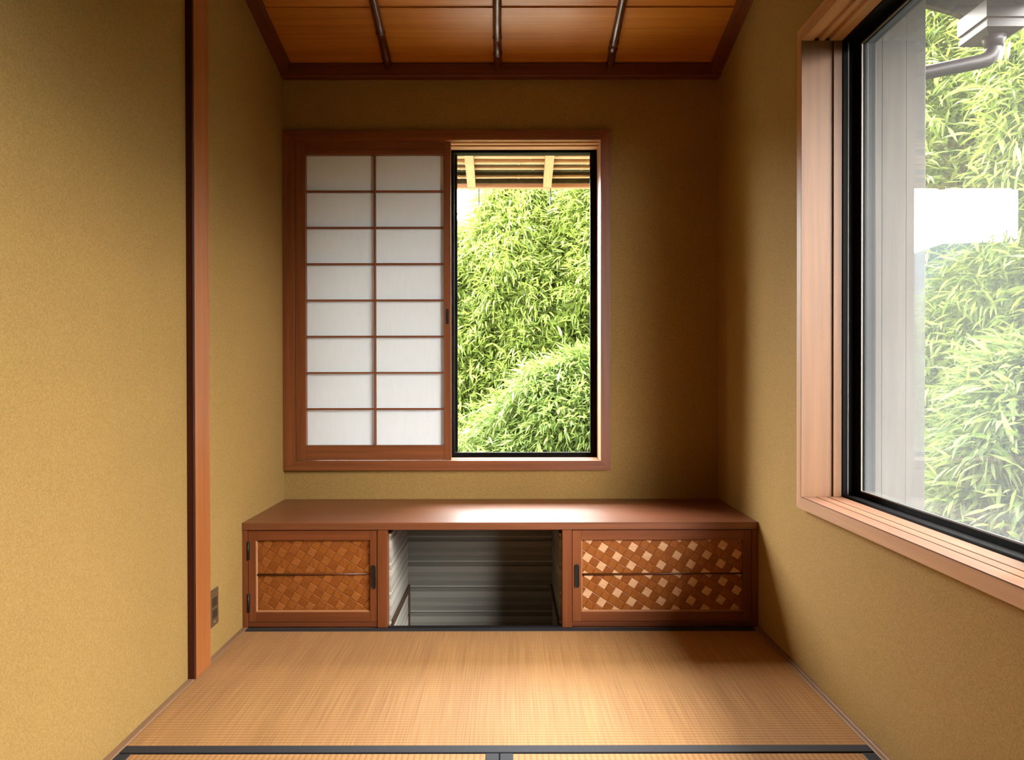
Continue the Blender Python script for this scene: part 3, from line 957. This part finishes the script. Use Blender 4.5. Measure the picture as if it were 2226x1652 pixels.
for x in (-0.148, 0.219, -0.535, 0.6):
    pts = [(x, 3.95, 1.85)] + [(x, 3.95 + 0.02 - 0.02 * math.cos(t), 1.785 - 0.02 * math.sin(t)) for t in np.linspace(0, math.pi, 9)] + [(x, 3.99, 1.80)]
    MB().tube(pts, 0.003, 6).build('gutter_hook', M_WIRE, ev)

bw_ = thing('board_wall', (1.18, 2.38, -0.5), 'grey weathered vertical boards standing just outside the right window', 'board wall')
for a, b, dy in ((1.078, 1.148, 0.0), (1.149, 1.2235, 0.002), (1.2245, 1.286, 0.006)):
    bx('plank', W_GREY['Z'], bw_, a, b, 2.365 + dy, 2.39 + dy, -0.5, 2.45, 0.002)

# right eave
er = thing('right_eave', (1.3, 1.4, 2.3), 'grey roof underside projecting over the right window', 'eave')
pr = [(XR + TH + 0.001, 2.42), (1.60, 2.115), (1.60, 2.15), (XR + TH + 0.001, 2.46)]
MB().prism(pr, lambda a, b: (a, -1.6, b), lambda a, b: (a, 2.60, b)).build('soffit', M_SOFFIT, er)
MB().prism([(1.30, 2.16), (1.41, 2.125), (1.50, 2.10), (1.554, 2.076), (1.585, 2.10), (1.61, 2.15), (1.30, 2.36)], lambda a, b: (a, 2.585, b), lambda a, b: (a, 2.61, b)).build('verge_board', M_SOFFIT, er)

gt = thing('rain_gutter', (1.6, 2.5, 1.9), 'mauve rain gutter box with downpipe at top right outside the window', 'gutter')
# half round channel
m = MB()
prof = [(0.05 * math.cos(t), 0.05 * math.sin(t)) for t in np.linspace(math.pi, 2 * math.pi, 11)] + [(0.046 * math.cos(t), 0.046 * math.sin(t)) for t in np.linspace(2 * math.pi, math.pi, 11)]
m.prism(prof, lambda a, b: (1.635 + a, 2.46, 2.105 + b), lambda a, b: (1.635 + a, -1.6, 2.105 + b))
m.build('channel', M_GUTTER, gt)
# collector box with a lip, tapering below
def rect(x0, x1, y0, y1, z):
    return [Vector((x0, y0, z)), Vector((x1, y0, z)), Vector((x1, y1, z)), Vector((x0, y1, z))]
m = MB()
m.rings([rect(1.515, 1.645, 2.44, 2.60, 2.075), rect(1.515, 1.645, 2.44, 2.60, 2.02), rect(1.522, 1.638, 2.447, 2.593, 2.018), rect(1.522, 1.638, 2.447, 2.593, 2.008), rect(1.518, 1.642, 2.443, 2.597, 2.006), rect(1.518, 1.642, 2.443, 2.597, 1.990), rect(1.545, 1.615, 2.475, 2.565, 1.975)])
for fc in m.bm.faces:
    fc.smooth = False
m.build('collector_box', M_GUTTER, gt)
def circ(c, r, n=14):
    return [Vector((c[0] + r * math.cos(2 * math.pi * k / n), c[1] + r * math.sin(2 * math.pi * k / n), c[2])) for k in range(n)]
MB().rings([circ((1.575, 2.50, 1.978), 0.038), circ((1.575, 2.50, 1.962), 0.030), circ((1.575, 2.50, 1.945), 0.0255)]).build('funnel', M_GUTTER, gt)
pts = [(1.575, 2.50, 1.955), (1.574, 2.50, 1.935), (1.566, 2.50, 1.917), (1.550, 2.50, 1.906), (1.53, 2.50, 1.900), (1.25, 2.50, 1.845), (1.12, 2.50, 1.82)]
MB().tube(pts, [0.0245, 0.0245, 0.0245, 0.0245, 0.0225, 0.0225, 0.0225], 14).build('downpipe', M_GUTTER, gt)

# ------------------------------------------------------------------ garden
gr = struct(bx('ground', M_GROUND, None, -300, 300, -60, 400, -0.62, -0.52))
bx('bounce_gravel', M_GRAVEL, gr, -2.2, 1.9, YO + 0.02, 5.1, -0.53, -0.505)  # unseen pale ground, added to bounce daylight onto ceiling and eave
hm = MB()
NX, NY = 40, 8
hv = []
for i in range(NX):
    row = []
    for j in range(NY):
        x = -360 + 720 * i / (NX - 1)
        y = 230 + 120 * j / (NY - 1)
        hgt = 52 * math.sin(math.pi * j / (NY - 1)) * (0.72 + 0.22 * math.sin(x * 0.017 + 4.2) + 0.1 * math.sin(x * 0.06) + 0.04 * math.sin(x * 0.21 + j))
        row.append(hm.bm.verts.new((x, y, -0.6 + max(0, hgt))))
    hv.append(row)
for i in range(NX - 1):
    for j in range(NY - 1):
        fc = hm.bm.faces.new((hv[i][j], hv[i + 1][j], hv[i + 1][j + 1], hv[i][j + 1]))
        fc.smooth = True
tag(hm.build('hill', M_HILL), 'distant blue wooded hill mirrored in the right window pane', 'hill')

def foliage_arrays(rng, n_spray, cx, cy, rx, ry, z0, h, top_pow, leaf):
    """sprays of narrow drooping leaves spread through a leafy clump; returns vertices and faces"""
    u = rng.random(n_spray)
    ang = rng.random(n_spray) * 2 * np.pi
    zf = rng.random(n_spray)
    rad = (0.35 + 0.65 * np.sqrt(u)) * np.clip((1.0 - zf ** top_pow), 0.02, 1) ** 0.5
    lump = 1 + 0.18 * np.sin(ang * 3 + zf * 9 + cx) + 0.12 * np.sin(ang * 7 - zf * 15)
    px = cx + rx * rad * np.cos(ang) * lump
    py = cy + ry * rad * np.sin(ang) * lump
    pz = z0 + h * zf
    az = ang + rng.normal(0, 1.0, n_spray)
    k = 6
    P = np.repeat(np.stack([px, py, pz], 1), k, 0)
    A = np.repeat(az, k) + (np.tile(np.arange(k), n_spray) - (k - 1) / 2) * 0.42 + rng.normal(0, 0.22, n_spray * k)
    pit = np.repeat(rng.normal(-0.2, 0.5, n_spray), k) + rng.normal(0, 0.3, n_spray * k)
    L = leaf * rng.uniform(0.6, 1.25, n_spray * k)
    W = L * rng.uniform(0.055, 0.08, n_spray * k)
    d = np.stack([np.cos(A) * np.cos(pit), np.sin(A) * np.cos(pit), np.sin(pit)], 1)
    pit2 = pit - rng.uniform(0.1, 0.6, n_spray * k)
    d2 = np.stack([np.cos(A) * np.cos(pit2), np.sin(A) * np.cos(pit2), np.sin(pit2)], 1)
    roll = rng.normal(0, 0.6, n_spray * k)
    side = np.stack([-np.sin(A), np.cos(A), np.zeros_like(A)], 1)
    upv = np.cross(side, d)
    sd = side * np.cos(roll)[:, None] + upv * np.sin(roll)[:, None]
    base = P + d * (rng.uniform(0.0, 0.9, n_spray * k) * leaf)[:, None] + rng.normal(0, 0.02, P.shape)
    m1 = base + d * (L * 0.35)[:, None]
    m2 = m1 + (d + d2) * 0.5 * (L * 0.3)[:, None]
    tip = m2 + d2 * (L * 0.35)[:, None]
    V = np.stack([base, m1 + sd * W[:, None], m1 - sd * W[:, None], m2 + sd * (W * 0.8)[:, None], m2 - sd * (W * 0.8)[:, None], tip], 1)
    return V.reshape(-1, 3)

def leaves_mesh(name, V):
    n = len(V) // 6
    me = bpy.data.meshes.new(name)
    me.vertices.add(len(V))
    me.vertices.foreach_set('co', V.astype(np.float32).ravel())
    b = (np.arange(n) * 6)[:, None]
    loops = np.concatenate([b + 0, b + 2, b + 1, b + 1, b + 2, b + 4, b + 3, b + 3, b + 4, b + 5], 1).ravel()
    tot = np.tile([3, 4, 3], n)
    start = np.concatenate([[0], np.cumsum(tot)[:-1]])
    me.loops.add(len(loops))
    me.loops.foreach_set('vertex_index', loops.astype(np.int32))
    me.polygons.add(len(tot))
    me.polygons.foreach_set('loop_start', start.astype(np.int32))
    me.polygons.foreach_set('loop_total', tot.astype(np.int32))
    me.update(calc_edges=True)
    return me

def bamboo(label, cx, cy, rx, ry, h, sprays, kind, seed, leaf=0.13, group=None):
    rng = np.random.default_rng(seed)
    t = thing('bamboo', (cx, cy, -0.52), label, 'bamboo', group)
    V = foliage_arrays(rng, sprays, cx, cy, rx, ry, -0.35, h + 0.35, 2.6, leaf)
    V = V - np.array([cx, cy, -0.52])
    me = leaves_mesh('foliage', V)
    me.materials.append(M_LEAF[kind])
    o = link('foliage', me, (cx, cy, -0.52), t)
    o['kind'] = 'stuff'
    rnd = random.Random(seed)
    for k in range(5):
        a = rnd.uniform(0, 6.28)
        r0, r1 = rnd.uniform(0.05, 0.3) * rx, rnd.uniform(0.2, 0.7) * rx
        pts = [(cx + math.cos(a) * (r0 + (r1 - r0) * s * s), cy + math.sin(a) * (r0 + (r1 - r0) * s * s), -0.52 + (h + 0.4) * (s - 0.06 * s * s)) for s in np.linspace(0, 1, 9)]
        MB().tube(pts, [0.012 * (1 - 0.8 * s) for s in np.linspace(0, 1, 9)], 6).build('culm', M_CULM, t)

GB = 'bamboo thicket outside the windows'
bamboo('pale bamboo at the left edge of the view through the back window', -0.62, 8.0, 0.85, 0.8, 2.42, 9000, 0, 11, 0.115, GB)
bamboo('low bamboo mirrored at the far left behind the paper screen', -3.4, 8.4, 1.3, 1.0, 2.25, 6000, 1, 12, 0.15, GB)
bamboo('bright yellow green bamboo in the middle of the back window', 0.14, 7.6, 0.85, 0.75, 2.95, 10000, 0, 13, 0.115, GB)
bamboo('bamboo farthest back in the middle of the back window', 0.5, 8.9, 1.1, 0.8, 3.1, 8000, 0, 25, 0.12, GB)
bamboo('green bamboo at the right side of the back window', 1.1, 7.3, 0.95, 0.75, 3.1, 10000, 0, 14, 0.115, GB)
bamboo('low bushy bamboo in front at the foot of the back window', 0.75, 6.4, 1.15, 0.45, 1.05, 8500, 1, 15, 0.115, GB)
bamboo('unseen tall bamboo between the two windows, raised to shade the left wall', 2.2, 6.1, 0.85, 0.7, 3.6, 6000, 0, 16, 0.13, GB)  # out of view, height raised to shade the far left wall
bamboo('tall bamboo added out of view at the far left to shade the right wall', -3.9, 5.0, 1.6, 0.8, 3.2, 7000, 1, 22, 0.14, GB)  # added out of view to block sky reaching the right wall
bamboo('tall bamboo left in the right window beside the grey boards', 2.35, 4.5, 0.75, 0.7, 3.5, 10000, 0, 17, 0.10, GB)
bamboo('tall bamboo standing farthest back in the right window', 3.3, 5.4, 0.8, 0.7, 4.0, 7000, 0, 23, 0.13, GB)
bamboo('large leaved bamboo at the right edge of the right window', 2.75, 3.65, 0.65, 0.7, 3.3, 9000, 0, 18, 0.11, GB)
bamboo('near bamboo low in the right window above the sill', 2.25, 3.25, 0.45, 0.45, 1.0, 3000, 1, 19, 0.12, GB)
bamboo('unseen hedge bamboo added to hold skylight off the upper left wall', 3.4, 2.1, 0.7, 0.85, 2.5, 6000, 1, 20, 0.14, GB)  # unseen, added to keep low sky off the upper left wall
bamboo('unseen lower hedge bamboo added to cut the skylight at the right window', 3.5, 0.6, 0.7, 0.95, 2.2, 5500, 1, 21, 0.14, GB)  # unseen, added with the hedge, height set by the skylight let through
bamboo('unseen bamboo added past the near end of the right window to dim its jamb', 3.5, -1.1, 0.7, 0.95, 2.6, 5000, 1, 24, 0.14, GB)  # unseen hedge end, added to dim the far window jamb
